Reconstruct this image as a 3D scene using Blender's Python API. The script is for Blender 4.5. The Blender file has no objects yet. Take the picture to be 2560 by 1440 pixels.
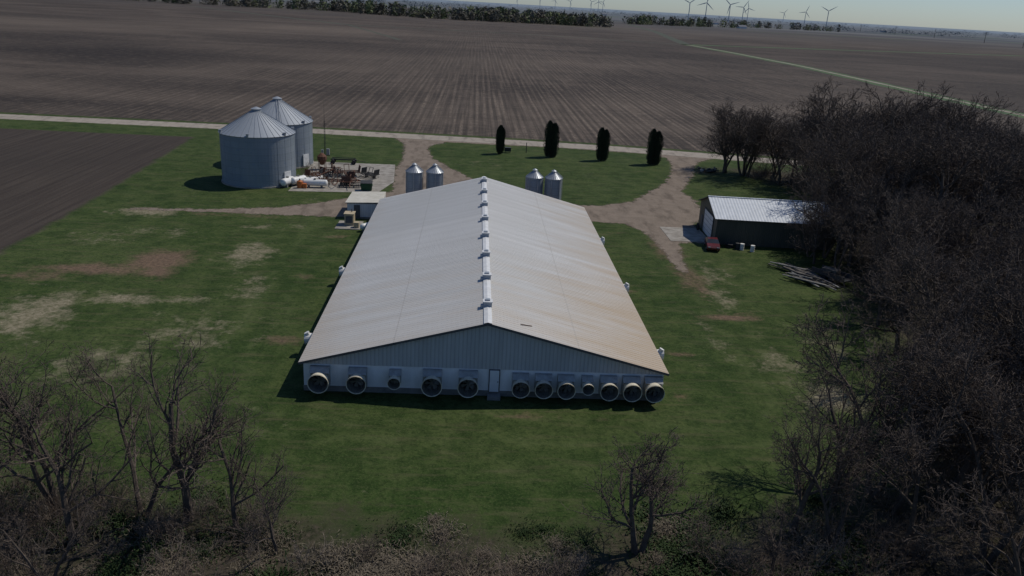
import bpy, math, random
import numpy as np
from mathutils import Vector, Matrix
rnd=random.Random(7)
scene=bpy.context.scene
scene.view_settings.view_transform='Standard'; scene.view_settings.look='None'; scene.view_settings.exposure=0

# ------------------------------------------------------------------ helpers
class NT:
    def __init__(s,name):
        s.m=bpy.data.materials.new(name); s.m.use_nodes=True; s.t=s.m.node_tree; s.n=s.t.nodes; s.l=s.t.links
        s.b=s.n['Principled BSDF']; s.out=s.n['Material Output']
    def new(s,t): return s.n.new(t)
    def put(s,sock,v):
        if isinstance(v,bpy.types.NodeSocket): s.l.new(v,sock)
        elif isinstance(v,(tuple,list)): sock.default_value=tuple(v)+((1,) if len(v)==3 and sock.type=='RGBA' else ())
        else: sock.default_value=v
    def pos(s,obj=False):
        if obj: return s.new('ShaderNodeTexCoord').outputs['Object']
        return s.new('ShaderNodeNewGeometry').outputs['Position']
    def scale(s,v,sc,rot=0,loc=(0,0,0)):
        n=s.new('ShaderNodeMapping'); s.put(n.inputs['Vector'],v); n.inputs['Scale'].default_value=sc; n.inputs['Rotation'].default_value=(0,0,rot); n.inputs['Location'].default_value=loc
        return n.outputs[0]
    def noise(s,v,sc=1,det=4,ro=.55,dist=0):
        n=s.new('ShaderNodeTexNoise'); s.put(n.inputs['Vector'],v); n.inputs['Scale'].default_value=sc; n.inputs['Detail'].default_value=det; n.inputs['Roughness'].default_value=ro; n.inputs['Distortion'].default_value=dist
        return n.outputs['Fac']
    def rng(s,v,a,b,c=0,d=1):
        n=s.new('ShaderNodeMapRange'); s.put(n.inputs[0],v); 
        for i,x in enumerate((a,b,c,d)): n.inputs[i+1].default_value=x
        return n.outputs[0]
    def math(s,op,a,b=0):
        n=s.new('ShaderNodeMath'); n.operation=op; s.put(n.inputs[0],a); s.put(n.inputs[1],b); return n.outputs[0]
    def mix(s,f,a,b,mode='MIX'):
        n=s.new('ShaderNodeMix'); n.data_type='RGBA'; n.blend_type=mode; s.put(n.inputs[0],f); s.put(n.inputs[6],a); s.put(n.inputs[7],b); return n.outputs[2]
    def attr(s,a):
        n=s.new('ShaderNodeAttribute'); n.attribute_name=a; return n.outputs['Fac']
    def sep(s,v):
        n=s.new('ShaderNodeSeparateXYZ'); s.put(n.inputs[0],v); return n.outputs
    def bump(s,h,st=.5,d=.1):
        n=s.new('ShaderNodeBump'); s.put(n.inputs['Height'],h); n.inputs['Strength'].default_value=st; n.inputs['Distance'].default_value=d; s.l.new(n.outputs[0],s.b.inputs['Normal'])
    def fin(s,col,rough=.8,metal=0,spec=.3):
        s.put(s.b.inputs['Base Color'],col); s.put(s.b.inputs['Roughness'],rough); s.b.inputs['Metallic'].default_value=metal
        s.b.inputs['Specular IOR Level'].default_value=spec
        return s.m

def simple(name,c1,c2=None,sc=1.5,rough=.7,metal=0,spec=.3,obj=False,stretch=(1,1,1)):
    n=NT(name)
    if c2 is None: c2=tuple(x*.7 for x in c1)
    p=n.scale(n.pos(obj),stretch)
    f=n.rng(n.noise(p,sc,5,.6),.35,.65)
    return n.fin(n.mix(f,c2,c1),rough,metal,spec)

class MB:
    def __init__(s): s.v=[];s.f=[];s.m=[]
    def add(s,vs,fs,mi=0):
        o=len(s.v); s.v+=[tuple(v) for v in vs]; s.f+=[tuple(i+o for i in f) for f in fs]; s.m+=[mi]*len(fs)
    def box(s,c,sz,mi=0,rz=0,rx=0,ry=0):
        M=Matrix.Translation(c)@Matrix.Rotation(rz,4,'Z')@Matrix.Rotation(rx,4,'X')@Matrix.Rotation(ry,4,'Y')
        vs=[M@Vector((x*sz[0]/2,y*sz[1]/2,z*sz[2]/2)) for x in(-1,1) for y in(-1,1) for z in(-1,1)]
        s.add(vs,[(0,1,3,2),(4,6,7,5),(0,4,5,1),(2,3,7,6),(0,2,6,4),(1,5,7,3)],mi)
    def bx(s,x0,x1,y0,y1,z0,z1,mi=0): s.box(((x0+x1)/2,(y0+y1)/2,(z0+z1)/2),(x1-x0,y1-y0,z1-z0),mi)
    def tube(s,p0,p1,r0,r1,n=12,mi=0,caps=True,flip=False,ph=0):
        p0=Vector(p0);p1=Vector(p1);d=(p1-p0).normalized()
        a=d.orthogonal().normalized() if abs(d.z)<.99 else Vector((1,0,0)); b=d.cross(a)
        vs=[]
        for p,r in((p0,r0),(p1,r1)):
            for i in range(n):
                t=2*math.pi*i/n+ph; vs.append(p+(a*math.cos(t)+b*math.sin(t))*r)
        fs=[(i,(i+1)%n,n+(i+1)%n,n+i) for i in range(n)]
        if caps: fs+=[tuple(reversed(range(n))),tuple(range(n,2*n))]
        if flip: fs=[tuple(reversed(f)) for f in fs]
        s.add(vs,fs,mi)
    def sph(s,c,r,mi=0,n=12,m=8,sx=1,sy=1,sz=1):
        vs=[];fs=[]
        for j in range(m+1):
            a=math.pi*j/m
            for i in range(n):
                t=2*math.pi*i/n; vs.append((c[0]+r*sx*math.sin(a)*math.cos(t),c[1]+r*sy*math.sin(a)*math.sin(t),c[2]+r*sz*math.cos(a)))
        for j in range(m):
            for i in range(n): fs.append((j*n+i,(j+1)*n+i,(j+1)*n+(i+1)%n,j*n+(i+1)%n))
        s.add(vs,fs,mi)
    def build(s,name,mats,parent=None,smooth=False,loc=None,rz=0):
        me=bpy.data.meshes.new(name); me.from_pydata(s.v,[],s.f)
        for m in mats: me.materials.append(m)
        me.polygons.foreach_set('material_index',s.m)
        if smooth: me.polygons.foreach_set('use_smooth',[True]*len(s.f))
        me.update()
        return mkobj(name,me,parent,loc,rz)
def mkobj(name,me,parent=None,loc=None,rz=0):
    o=bpy.data.objects.new(name,me); scene.collection.objects.link(o)
    if loc: o.location=loc
    o.rotation_euler=(0,0,rz)
    if parent: o.parent=parent
    return o
def empty(name,loc=(0,0,0),rz=0):
    o=bpy.data.objects.new(name,None); scene.collection.objects.link(o); o.location=loc; o.rotation_euler=(0,0,rz); o.empty_display_size=.5; return o

def sdf(poly,X,Y):
    n=len(poly); d=np.full(X.shape,1e18); ins=np.zeros(X.shape,bool)
    for i in range(n):
        ax,ay=poly[i]; bx,by=poly[(i+1)%n]; ex,ey=bx-ax,by-ay
        t=np.clip(((X-ax)*ex+(Y-ay)*ey)/(ex*ex+ey*ey+1e-9),0,1)
        d=np.minimum(d,(X-ax-t*ex)**2+(Y-ay-t*ey)**2)
        c=((ay>Y)!=(by>Y)); 
        with np.errstate(divide='ignore',invalid='ignore'):
            xi=(bx-ax)*(Y-ay)/(by-ay if by!=ay else 1e-9)+ax
        ins^=(c&(X<xi))
    d=np.sqrt(d); return np.where(ins,d,-d)
def lined(pts,X,Y):
    d=np.full(X.shape,1e18)
    for (ax,ay),(bx,by) in zip(pts[:-1],pts[1:]):
        ex,ey=bx-ax,by-ay; t=np.clip(((X-ax)*ex+(Y-ay)*ey)/(ex*ex+ey*ey),0,1)
        d=np.minimum(d,(X-ax-t*ex)**2+(Y-ay-t*ey)**2)
    return np.sqrt(d)
def grid(name,xs,ys,z,attrs,mat,keep=None):
    X,Y=np.meshgrid(xs,ys); nx,ny=len(xs),len(ys)
    A={k:f(X,Y).ravel() for k,f in attrs.items()}
    I=np.arange(nx*ny).reshape(ny,nx)
    F=np.stack([I[:-1,:-1],I[:-1,1:],I[1:,1:],I[1:,:-1]],-1).reshape(-1,4)
    if keep: 
        k=keep(A); F=F[k[F].any(1)]
    V=np.stack([X.ravel(),Y.ravel(),np.full(nx*ny,float(z))],-1)
    me=bpy.data.meshes.new(name); me.vertices.add(len(V)); me.vertices.foreach_set('co',V.ravel())
    me.loops.add(F.size); me.loops.foreach_set('vertex_index',F.ravel().astype(np.int32))
    me.polygons.add(len(F)); me.polygons.foreach_set('loop_start',np.arange(0,F.size,4,dtype=np.int32)); 
    me.update(calc_edges=True); me.validate()
    for k,a in A.items():
        at=me.attributes.new(k,'FLOAT','POINT'); at.data.foreach_set('value',a.astype(np.float32))
    me.materials.append(mat)
    return mkobj(name,me)

# ------------------------------------------------------------------ camera
cy,cp,cr=0.0577,0.3427,0.0565
f=Vector((math.sin(cy)*math.cos(cp),math.cos(cy)*math.cos(cp),-math.sin(cp)))
r=Vector((math.cos(cy),-math.sin(cy),0)); u=r.cross(f)
r2=r*math.cos(cr)+u*math.sin(cr); u2=-r*math.sin(cr)+u*math.cos(cr)
cam=bpy.data.cameras.new('camera'); co=bpy.data.objects.new('camera',cam); scene.collection.objects.link(co)
co.matrix_world=Matrix(((r2.x,u2.x,-f.x,-1.6949),(r2.y,u2.y,-f.y,-60.3821),(r2.z,u2.z,-f.z,31.5),(0,0,0,1)))
cam.sensor_width=36; cam.lens=28.0; cam.clip_end=100000; cam.clip_start=.5
scene.camera=co

# ------------------------------------------------------------------ light
sd=Vector((0.62,0.36,1)).normalized()
el=math.asin(sd.z); az=math.atan2(sd.x,sd.y)
w=bpy.data.worlds.new("World"); scene.world=w; w.use_nodes=True
wt=w.node_tree; sk=wt.nodes.new('ShaderNodeTexSky'); sk.sky_type='NISHITA'; sk.sun_disc=False; sk.sun_elevation=el; sk.sun_rotation=az
sk.dust_density=0.3; sk.ozone_density=3.5; sk.air_density=1.0
tn=wt.nodes.new('ShaderNodeMix'); tn.data_type='RGBA'; tn.blend_type='MULTIPLY'; tn.inputs[0].default_value=1; tn.inputs[7].default_value=(.68,.80,1.0,1)
wt.links.new(sk.outputs[0],tn.inputs[6]); wt.links.new(tn.outputs[2],wt.nodes['Background'].inputs[0]); wt.nodes['Background'].inputs[1].default_value=.075
sl=bpy.data.lights.new('sun','SUN'); sl.energy=3.0; sl.angle=math.radians(.5); sl.color=(1,.95,.87)
so=bpy.data.objects.new('sun',sl); scene.collection.objects.link(so); so.rotation_euler=sd.to_track_quat('Z','Y').to_euler(); so.location=(60,40,90)

# ------------------------------------------------------------------ ground
wood_edge=[(50,112),(55,102),(62,86),(58,66),(49,47),(45,30),(39,6),(31,-9),(18,-15.5),(0,-17.5),(-15,-15.5),(-32,-13),(-60,-10),(-60,-80),(160,-80),(160,108),(100,112)]
left_field=[(-400,117),(-63.5,119),(-61.5,92),(-59.3,63),(-58,33),(-57,-60),(-400,-60)]
def gs(X,Y,L):
    a=np.zeros(X.shape)
    for x,y,rx,ry,s in L: a=np.maximum(a,s*np.exp(-((X-x)/rx)**2-((Y-y)/ry)**2))
    return a
dirtL=[(-39,33,4,5,1.25),(-38,29,3,3,1),(-45,29,7,2.6,1),(-50,26,5,2,.8),(27.6,20.6,4.2,1.1,1.1),(26.3,34,2.2,9,.9),(26,46,2.8,6,.95),(-19,10.5,2,1.6,.9),(19.3,10.3,1.8,.8,.9),(17.5,28,1.2,.8,.7),(3,-3,4,.7,.7),(-21,29,1.8,1.5,.7),(9,-3,2,.6,.6),(17,1,1,.8,.8),(-20,46,3,1.5,.6),(30,22,3,1,.6),(-35,-3,2,1,.5),(20.5,54,4,1.5,.4),(-37,55,14,1.2,.6),(48,106,4,4,.8)]
paleL=[(-45,15,4.5,7,1),(-29.4,37,3,6,.95),(-26,24,2.2,6,.7),(-49,55,5,2.6,1.05),(31,1.5,3.4,3,1.1),(29,8,4,5,.6),(-32,20,3,1.5,.8),(-38,20,5,2,.9),(-52,12,6,5,.95),(24,14,1.3,8,.45),(-18.5,-3,1.5,.5,.8),(-28,12,6,6,.6),(-50,41,6,2.5,.6),(28,28,2.5,8,.6),(-30,50,7,3,.45),(36,15,4,8,.5),(-18,-5,14,1,.3),(-27,66,3,2,.5),(22,95,6,4,.3),(-44,45,8,3,.5),(-33,4,7,6,.55),(30,36,3,6,.55),(0,103,9,5,.35)]
darkL=[(-177,333,85,55,1),(-250,420,70,60,.7),(20,260,30,25,.6),(90,330,40,60,.6),(-90,215,60,16,.7),(150,600,80,120,.6),(-330,210,120,25,.7),(120,180,50,18,.6),(-60,480,90,50,.7),(600,700,260,260,.8),(330,330,100,150,.9),(-120,165,50,9,.6)]
lightL=[(-151,700,120,90,1),(-320,560,120,70,.9),(10,420,70,70,.8),(-40,175,50,15,.7),(50,170,45,14,.8),(60,225,35,30,.6),(-220,210,80,18,.8),(300,1500,400,300,.5),(-110,290,20,60,.6),(20,190,60,25,.6),(-60,330,40,60,.6)]
def a_field(X,Y):
    r_=np.interp(X,[-1e5,-116,-40,0,29,55,117,300,1e5],[141,141,141,139,136.5,132,121,90,90])
    e=Y-r_
    e=np.maximum(e,np.minimum(X-112,np.minimum(Y-60,1e9))*1.0-0)
    e=np.maximum(e,sdf(left_field,X,Y)); e=np.maximum(e,np.abs(X)-400); e=np.maximum(e,-Y-200)
    return np.clip(e,-20,20)
def a_mow(X,Y):
    dx=np.maximum(np.abs(X-2)-18,0); dy=np.maximum(np.maximum(-Y+1,Y-58),0); return np.clip(np.hypot(dx,dy*1.05),0,60)
attrs={'field':a_field,'lf':lambda X,Y:np.clip(sdf(left_field,X,Y),-20,20),'mow':a_mow,
 'dirt':lambda X,Y:gs(X,Y,dirtL),'pale':lambda X,Y:gs(X,Y,paleL),'dark':lambda X,Y:gs(X,Y,darkL),'light':lambda X,Y:gs(X,Y,lightL),
 'rowz':lambda X,Y:np.clip(gs(X,Y,[(60,190,110,170,1.3),(-40,180,60,60,.7),(120,400,150,250,.8)]),0,1),
 'lush':lambda X,Y:gs(X,Y,[(0,-14,14,3.2,1),(-8,-10,12,2,.5),(12,-9,12,2.5,.5),(20,3,3,5,.5),(-22,6,5,8,.7),(22,20,3,14,.7),(-22,38,3,12,.6),(24,66,4,2,.4)]),
 'wood':lambda X,Y:np.clip(sdf(wood_edge,X,Y),-20,20)}
def axis(a,b,st,far0,far1,g=1.13):
    c=list(np.arange(a,b+.01,st)); s=st;x=b;R=[]
    while x<far1: s*=g; x+=s; R.append(x)
    s=st;x=a;Lf=[]
    while x>-far0: s*=g; x-=s; Lf.append(x)
    return np.array(Lf[::-1]+c+R)
g=NT('ground_mat'); P=g.pos()
n_big=g.noise(P,.05,5,.65); n_mid=g.noise(P,.35,6,.7); n_fin=g.noise(P,2.2,5,.75); n_x=g.noise(g.scale(P,(.25,1.5,1)),.8,4,.6)
wob=g.math('MULTIPLY',g.math('SUBTRACT',n_mid,.5),1.0)
c=g.mix(g.rng(n_big,.38,.62),(.028,.052,.011),(.052,.075,.022))
c=g.mix(g.math('MULTIPLY',g.attr('lush'),.8),c,(.019,.046,.008))
c=g.mix(g.math('MULTIPLY',g.rng(n_mid,.46,.68),.7),c,(.078,.098,.032))
c=g.mix(g.math('MULTIPLY',g.rng(n_mid,.50,.34),.7),c,(.015,.031,.007))
c=g.mix(g.math('MULTIPLY',g.rng(n_fin,.46,.66),.75),c,(.010,.022,.005))
c=g.mix(g.math('MULTIPLY',g.rng(g.noise(P,6,3,.7),.5,.7),.5),c,(.095,.112,.042))
c=g.mix(g.math('MULTIPLY',g.rng(n_x,.52,.72),.5),c,(.10,.09,.048))
mw=g.math('ADD',g.attr('mow'),g.math('MULTIPLY',g.math('SUBTRACT',g.noise(P,.12,4,.6),.5),9.0))
ms=g.math('PINGPONG',mw,1.7)
mz=g.math('MULTIPLY',g.math('MULTIPLY',g.rng(mw,2.5,5),g.rng(mw,14,9)),g.rng(n_mid,.38,.6))
c=g.mix(g.math('MULTIPLY',g.math('MULTIPLY',g.rng(ms,1.0,1.6),mz),.35),c,(.08,.10,.038))
c=g.mix(g.math('MULTIPLY',g.math('MULTIPLY',g.rng(ms,.6,.1),mz),.4),c,(.016,.032,.008))
def patch(a,col,base,k=1.6):
    v=g.math('ADD',g.attr(a),g.math('MULTIPLY',g.math('SUBTRACT',g.noise(P,.4,8,.78),.5),k))
    return g.mix(g.rng(v,.38,.95),base,col)
pc=g.mix(g.rng(n_fin,.35,.65),(.27,.23,.16),(.10,.095,.05)); c=patch('pale',pc,c,2.8)
dc=g.mix(g.rng(n_fin,.35,.65),(.18,.122,.08),(.08,.058,.04)); c=patch('dirt',dc,c,1.9)
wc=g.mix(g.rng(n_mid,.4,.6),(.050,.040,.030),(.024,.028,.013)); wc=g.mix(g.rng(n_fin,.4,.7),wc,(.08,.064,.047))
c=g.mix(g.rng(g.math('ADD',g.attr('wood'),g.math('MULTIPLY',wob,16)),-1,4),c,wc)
# fields
wvn=g.new('ShaderNodeTexWave'); wvn.bands_direction='X'; wvn.inputs['Scale'].default_value=.314/2.1; wvn.inputs['Distortion'].default_value=.0; wvn.inputs['Detail'].default_value=0
g.put(wvn.inputs['Vector'],g.scale(P,(1,.0,1)))
rows=g.noise(g.scale(P,(1.0,.012,1)),1.0,3,.6)
rl=g.math('ADD',g.math('MULTIPLY',wvn.outputs['Fac'],.16),g.math('MULTIPLY',rows,.98))
clod=g.noise(P,1.3,5,.8); clod2=g.noise(P,.3,5,.75); fb=g.noise(g.scale(P,(1,1.5,1)),.009,6,.65,.6); fbx=g.noise(g.scale(P,(.22,1.6,1),.12),.022,5,.65)
fc=g.mix(g.rng(fb,.38,.62),(.048,.039,.032),(.098,.078,.062))
fc=g.mix(g.math('MULTIPLY',g.rng(fbx,.46,.64),.75),fc,(.040,.033,.028))
fc=g.mix(g.math('MULTIPLY',g.attr('light'),.6),fc,(.15,.12,.094))
fc=g.mix(g.math('MULTIPLY',g.attr('dark'),.85),fc,(.024,.020,.018))
dk=g.rng(g.attr('dark'),.2,.9,1,.2)
rz_=g.rng(g.attr('rowz'),0,1,.35,1)
st=g.math('MULTIPLY',g.math('MULTIPLY',g.rng(rl,.54,.74),g.rng(clod,.38,.56)),g.math('MULTIPLY',g.math('MULTIPLY',dk,rz_),g.rng(clod2,.34,.56)))
fc=g.mix(g.math('MULTIPLY',st,.8),fc,(.24,.19,.145))
fc=g.mix(g.math('MULTIPLY',g.math('MULTIPLY',g.rng(rl,.56,.42),rz_),.45),fc,(.030,.025,.021))
fc=g.mix(g.math('MULTIPLY',g.rng(clod,.48,.38),.4),fc,(.030,.025,.021))
fc=g.mix(g.math('MULTIPLY',g.rng(clod2,.50,.64),.4),fc,(.125,.10,.078))
lr=g.noise(g.scale(P,(1,.02,1),-.02),1.6,3,.6)
lc=g.mix(g.rng(lr,.35,.65),(.044,.035,.029),(.068,.055,.044)); lc=g.mix(g.math('MULTIPLY',g.rng(fb,.4,.6),.5),lc,(.037,.031,.027))
fc=g.mix(g.rng(g.attr('lf'),-.3,.3),fc,lc)
c=g.mix(g.rng(g.math('ADD',g.attr('field'),g.math('MULTIPLY',wob,3)),-.5,.6),c,fc)
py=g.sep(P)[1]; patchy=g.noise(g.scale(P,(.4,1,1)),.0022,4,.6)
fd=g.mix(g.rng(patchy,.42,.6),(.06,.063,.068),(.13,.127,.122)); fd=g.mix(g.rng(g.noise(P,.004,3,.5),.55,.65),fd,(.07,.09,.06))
c=g.mix(g.rng(py,1100,2600),c,fd); c=g.mix(g.rng(py,2000,12000,0,.95),c,(.17,.21,.25))  # distance haze painted into the ground colour, fading to blue-grey far out
hb=g.math('ADD',g.math('MULTIPLY',n_fin,.6),g.math('MULTIPLY',clod,.5)); g.bump(hb,.8,.2)
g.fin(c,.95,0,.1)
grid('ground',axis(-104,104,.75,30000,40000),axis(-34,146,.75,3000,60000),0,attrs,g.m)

def gravel(name,c1,c2,c3,edge=1.6,track=False):
    n=NT(name); p=n.pos()
    a=n.noise(p,.5,6,.7); b=n.noise(p,4,5,.75); e=n.noise(n.scale(p,(1,.3,1)),.6,4,.6)
    col=n.mix(n.rng(a,.38,.62),c1,c2); col=n.mix(n.math('MULTIPLY',n.rng(b,.4,.66),.7),col,c3); col=n.mix(n.math('MULTIPLY',n.rng(e,.50,.66),.7),col,tuple(x*.5 for x in c1))
    n.fin(col,.95,0,.1); n.bump(b,.5,.05)
    al=n.rng(n.math('ADD',n.attr('d'),n.math('MULTIPLY',n.math('SUBTRACT',n.noise(p,.6,7,.75),.5),edge*3)),-.15,.45)
    n.put(n.b.inputs['Alpha'],al); return n.m
m_road=gravel('road_gravel',(.31,.27,.22),(.24,.208,.17),(.35,.31,.26),.5)
m_drive=gravel('drive_gravel',(.195,.155,.12),(.135,.108,.083),(.26,.215,.17),1.4)
yard=[(-21,131),(-17.5,122),(-16.4,104),(-17,92),(-16,80),(-15.5,75),(-22,69),(-25,66),(-31,61.2),(-40.5,58.2),(-52,57),(-52,55.8),(-40,56.2),(-30,56.3),(-20.5,56.5),(-15,56),(15.5,56.5),(17.3,60),(22,59.4),(24.5,55),(25,48),(25.6,36),(26.6,36),(28,46),(29,50),(33.5,50),(33.8,61.5),(37,66),(38.5,78.4),(37.6,85),(43.9,100.5),(47,112),(50,118),(56,124),(46,129),(-6,132)]
isl=[(-11.9,119),(-11,123),(-8,127.6),(18,127.2),(38,124.5),(42.3,120.4),(41.8,113),(39.8,103.7),(36.8,95),(33.1,87.1),(26.2,75),(20,71),(14,71),(8,77),(0,85),(-5.9,97),(-10.2,107)]
grid('driveway',np.arange(-56,62,.5),np.arange(32,134,.5),.006,{'d':lambda X,Y:np.minimum(sdf(yard,X,Y),-sdf(isl,X,Y)),'r':lambda X,Y:X*0},m_drive,keep=lambda A:A['d']>-2.6)
rc=[(-600,134),(-116,134.8),(-40,135),(0,132.8),(29,130.4),(55,125.6),(117,113.5),(300,78),(900,-40)]
rw=lambda X,Y:3.7-lined(rc,X,Y)
grid('gravel_road',np.concatenate([np.arange(-600,-120,4),np.arange(-120,180,.8),np.arange(180,700,5)]),np.concatenate([np.arange(-20,60,3),np.arange(60,142,.6)]),.012,{'d':rw},m_road,keep=lambda A:A['d']>-1.5)
m_conc=simple('concrete',(.32,.295,.255),(.19,.17,.14),.8,.9)
b=MB(); b.add([(-32.4,71.7,0),(-17.7,73.3,0),(-15.9,82.3,0),(-17.2,98.1,0),(-33,97.7,0)],[(0,1,2,3,4)]); b.v=[(x,y,.03) for x,y,z in b.v]; b.build('concrete_pad',[m_conc])
b=MB(); b.bx(27.6,33.7,50.8,58.5,0,.05); b.build('concrete_apron',[m_conc])
def strip(name,pts,w,z,mat):
    b=MB(); L=[];
    for i,(x,y) in enumerate(pts):
        a=pts[max(0,i-1)]; c_=pts[min(len(pts)-1,i+1)]; d=Vector((c_[0]-a[0],c_[1]-a[1])).normalized(); nrm=Vector((-d.y,d.x)); 
        jl=w*rnd.uniform(.8,1.2)/2; jr=w*rnd.uniform(.8,1.2)/2
        L+=[(x+nrm.x*jl,y+nrm.y*jl,z),(x-nrm.x*jr,y-nrm.y*jr,z)]
    b.add(L,[(2*i,2*i+1,2*i+3,2*i+2) for i in range(len(pts)-1)]); return b.build(name,[mat])
def dens(pts,n=14):
    o=[]
    for (a,b_),(c_,d) in zip(pts[:-1],pts[1:]):
        for k in range(n): t=k/n; o.append((a+(c_-a)*t,b_+(d-b_)*t))
    return o+[pts[-1]]
m_fg=simple('field_grass',(.06,.10,.03),(.04,.07,.025),.1,.95)
m_fgd=simple('field_grass_dull',(.06,.07,.04),(.05,.05,.035),.05,.95)
m_trk=simple('track_dirt',(.26,.23,.18),(.18,.16,.11),.1,.95)
ww=[(216,150),(218,255),(226,420),(231,528),(228,700),(220,818)]
strip('grass_waterway',dens(ww),13,.02,m_fg); strip('field_track',dens([(x+1,y) for x,y in ww]),3.4,.03,m_trk)
strip('grass_waterway',dens([(221,818),(430,915),(772,1084),(1400,1400)]),16,.02,m_fg)
strip('grass_waterway',dens([(220,818),(150,840),(45,867),(-144,862),(-300,1080),(-466,1326)]),9,.02,m_fgd)
strip('grass_waterway',dens([(-62,593),(-100,720),(-144,862)]),4,.02,m_fgd)
strip('grass_waterway',dens([(220,818),(290,1300),(350,1900)]),12,.02,m_fgd)

# ------------------------------------------------------------------ barn
n=NT('barn_roof_metal'); p=n.pos(); X,Y,Z=n.sep(p)
pan=n.noise(n.scale(p,(.03,1,0)),.9,2,.5); cl=n.noise(n.scale(p,(.12,.9,0)),.5,5,.65); big=n.noise(p,.07,3,.5)
col=n.mix(n.rng(pan,.35,.65),(.50,.49,.46),(.56,.55,.52)); col=n.mix(n.math('MULTIPLY',n.rng(big,.4,.6),.4),col,(.46,.445,.405))
edge=n.math('ADD',n.math('MULTIPLY',n.rng(X,4,15.5),.6),n.math('MULTIPLY',n.rng(Y,32,0),.55))
edge=n.math('ADD',edge,n.math('MULTIPLY',n.rng(X,-12.5,-15.4),.5))
t=n.math('MULTIPLY',n.rng(n.math('ADD',edge,n.math('MULTIPLY',n.math('SUBTRACT',cl,.5),1.7)),.25,.95),n.rng(X,-4,6,.5,1))
col=n.mix(t,col,(.44,.35,.245))
def seam(v,at,wd,col,amt):
    return n.mix(n.math('MULTIPLY',n.rng(n.math('ABSOLUTE',n.math('SUBTRACT',v,at)),wd,0),amt),col,(.33,.30,.26))
for a in(-7.7,7.7): col=seam(X,a,.08,col,.55)
col=n.mix(n.math('MULTIPLY',n.rng(Y,36.0,36.1),n.math('MULTIPLY',n.rng(X,0,-.1),.25)),col,(.40,.40,.38))
rb=n.math('PINGPONG',Y,.23)
col=n.mix(n.rng(rb,.0,.07,.6,0),col,(.24,.23,.20))
n.bump(n.rng(rb,0,.06),.5,.03)
m_roof=n.fin(col,.5,0,.3)
m_cap=simple('ridge_cap_white',(.66,.66,.64),(.54,.54,.52),2,.5)
m_trim=simple('dark_trim',(.10,.10,.10),(.07,.07,.07),2,.7)
def siding(name,c1,c2,sc,dirn='X'):
    n=NT(name); p=n.pos(True); wv=n.new('ShaderNodeTexWave'); wv.bands_direction=dirn; wv.inputs['Scale'].default_value=sc; n.put(wv.inputs['Vector'],p)
    f_=n.noise(n.scale(p,(1,1,.15)),1.2,5,.65); col=n.mix(n.rng(f_,.35,.65),c1,c2); col=n.mix(n.rng(wv.outputs['Fac'],0,.3,.4,0),col,tuple(x*.5 for x in c1))
    n.bump(wv.outputs['Fac'],.6,.03); return n.fin(col,.55,.0,.4)
m_gable=siding('gable_siding',(.40,.405,.40),(.47,.475,.47),.95)
m_white=simple('white_wall',(.78,.78,.77),(.66,.66,.65),1.0,.7,stretch=(1,1,.3))
m_base=simple('concrete_base',(.22,.215,.20),(.14,.14,.13),1.5,.9)
m_cream=simple('fibreglass_cream',(.68,.63,.50),(.56,.51,.38),3,.5)
m_in=simple('fan_inside_grey',(.17,.16,.135),(.10,.095,.08),3,.6); m_hole=simple('fan_dark_back',(.04,.037,.033),(.025,.025,.025),3,.6)
m_blade=simple('fan_blade_steel',(.20,.20,.19),(.12,.12,.12),3,.5,.3)
m_house=simple('fan_housing',(.38,.38,.355),(.27,.265,.245),2,.6)
m_galv=simple('galvanised',(.36,.38,.40),(.27,.29,.31),2,.45,.35,.5)
m_glassw=simple('white_plastic',(.72,.71,.67),(.62,.61,.56),4,.4)
barn=empty('poultry_barn')
Hw,L,he,hr=15.5,58.02,2.72,6.77
b=MB()
for s in(-1,1):
    vs=[(0,0,hr),(s*Hw,0,he),(s*Hw,L,he),(0,L,hr)]; vs+=[(x,y,z-.14) for x,y,z in vs]
    b.add(vs,[(0,1,2,3)],0); b.add(vs,[(4,7,6,5),(0,4,5,1),(1,5,6,2),(2,6,7,3)],1)
b.build('roof',[m_roof,m_trim],barn)
b=MB()
for s in(-1,1):
    sl=math.atan2(hr-he,Hw); ln=math.hypot(Hw,hr-he)
    for i in range(125):
        y=.46*(i+.5)
        b.box((s*Hw/2,y,(hr+he)/2+.006),(ln-.1,.03,.022),0,0,0,s*sl)
b.build('roof_ribs',[m_roof],barn)
b=MB()
for s in(-1,1):
    b.add([(0,-.03,hr+.09),(s*.34,-.03,hr+.09-.34*.261),(s*.34,L+.03,hr+.09-.34*.261),(0,L+.03,hr+.09)],[(0,1,2,3)],0)
    b.add([(s*.34,-.03,hr+.09-.34*.261),(s*.34,L+.03,hr+.09-.34*.261),(s*.34,L+.03,hr-.34*.261),(s*.34,-.03,hr-.34*.261)],[(0,1,2,3)],0)
    b.box((s*Hw/2,-.03,(hr+he)/2-.08),(math.hypot(Hw,hr-he),.05,.2),1,0,0,s*sl)
b.build('ridge_cap',[m_cap,m_trim],barn)
b=MB(); wx=15.2; y0,y1=.3,L-.3
b.bx(-wx,wx,y0,y1,0,.5,2); b.bx(-wx+.04,wx-.04,y0+.04,y1-.04,.5,2.55,1)
zt=lambda x:hr-.15-(hr-he)*abs(x)/Hw
for yy in(y0,y1-.12):
    vs=[(-wx,yy,2.5),(wx,yy,2.5),(wx,yy,zt(wx)),(0,yy,zt(0)),(-wx,yy,zt(wx))]; k=[(x,y+.12,z) for x,y,z in vs]
    b.add(vs+k,[(0,1,2,3,4),(9,8,7,6,5),(0,5,6,1)],0)
b.build('walls',[m_gable,m_white,m_base],barn)
b=MB()
b.bx(.28,1.22,.22,.34,.42,2.5,1); b.bx(.36,1.14,.18,.30,.46,2.42,0); b.box((1.05,.16,1.4),(.05,.05,.12),1); b.bx(.2,1.3,-.5,.3,0,.3,2)
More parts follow.
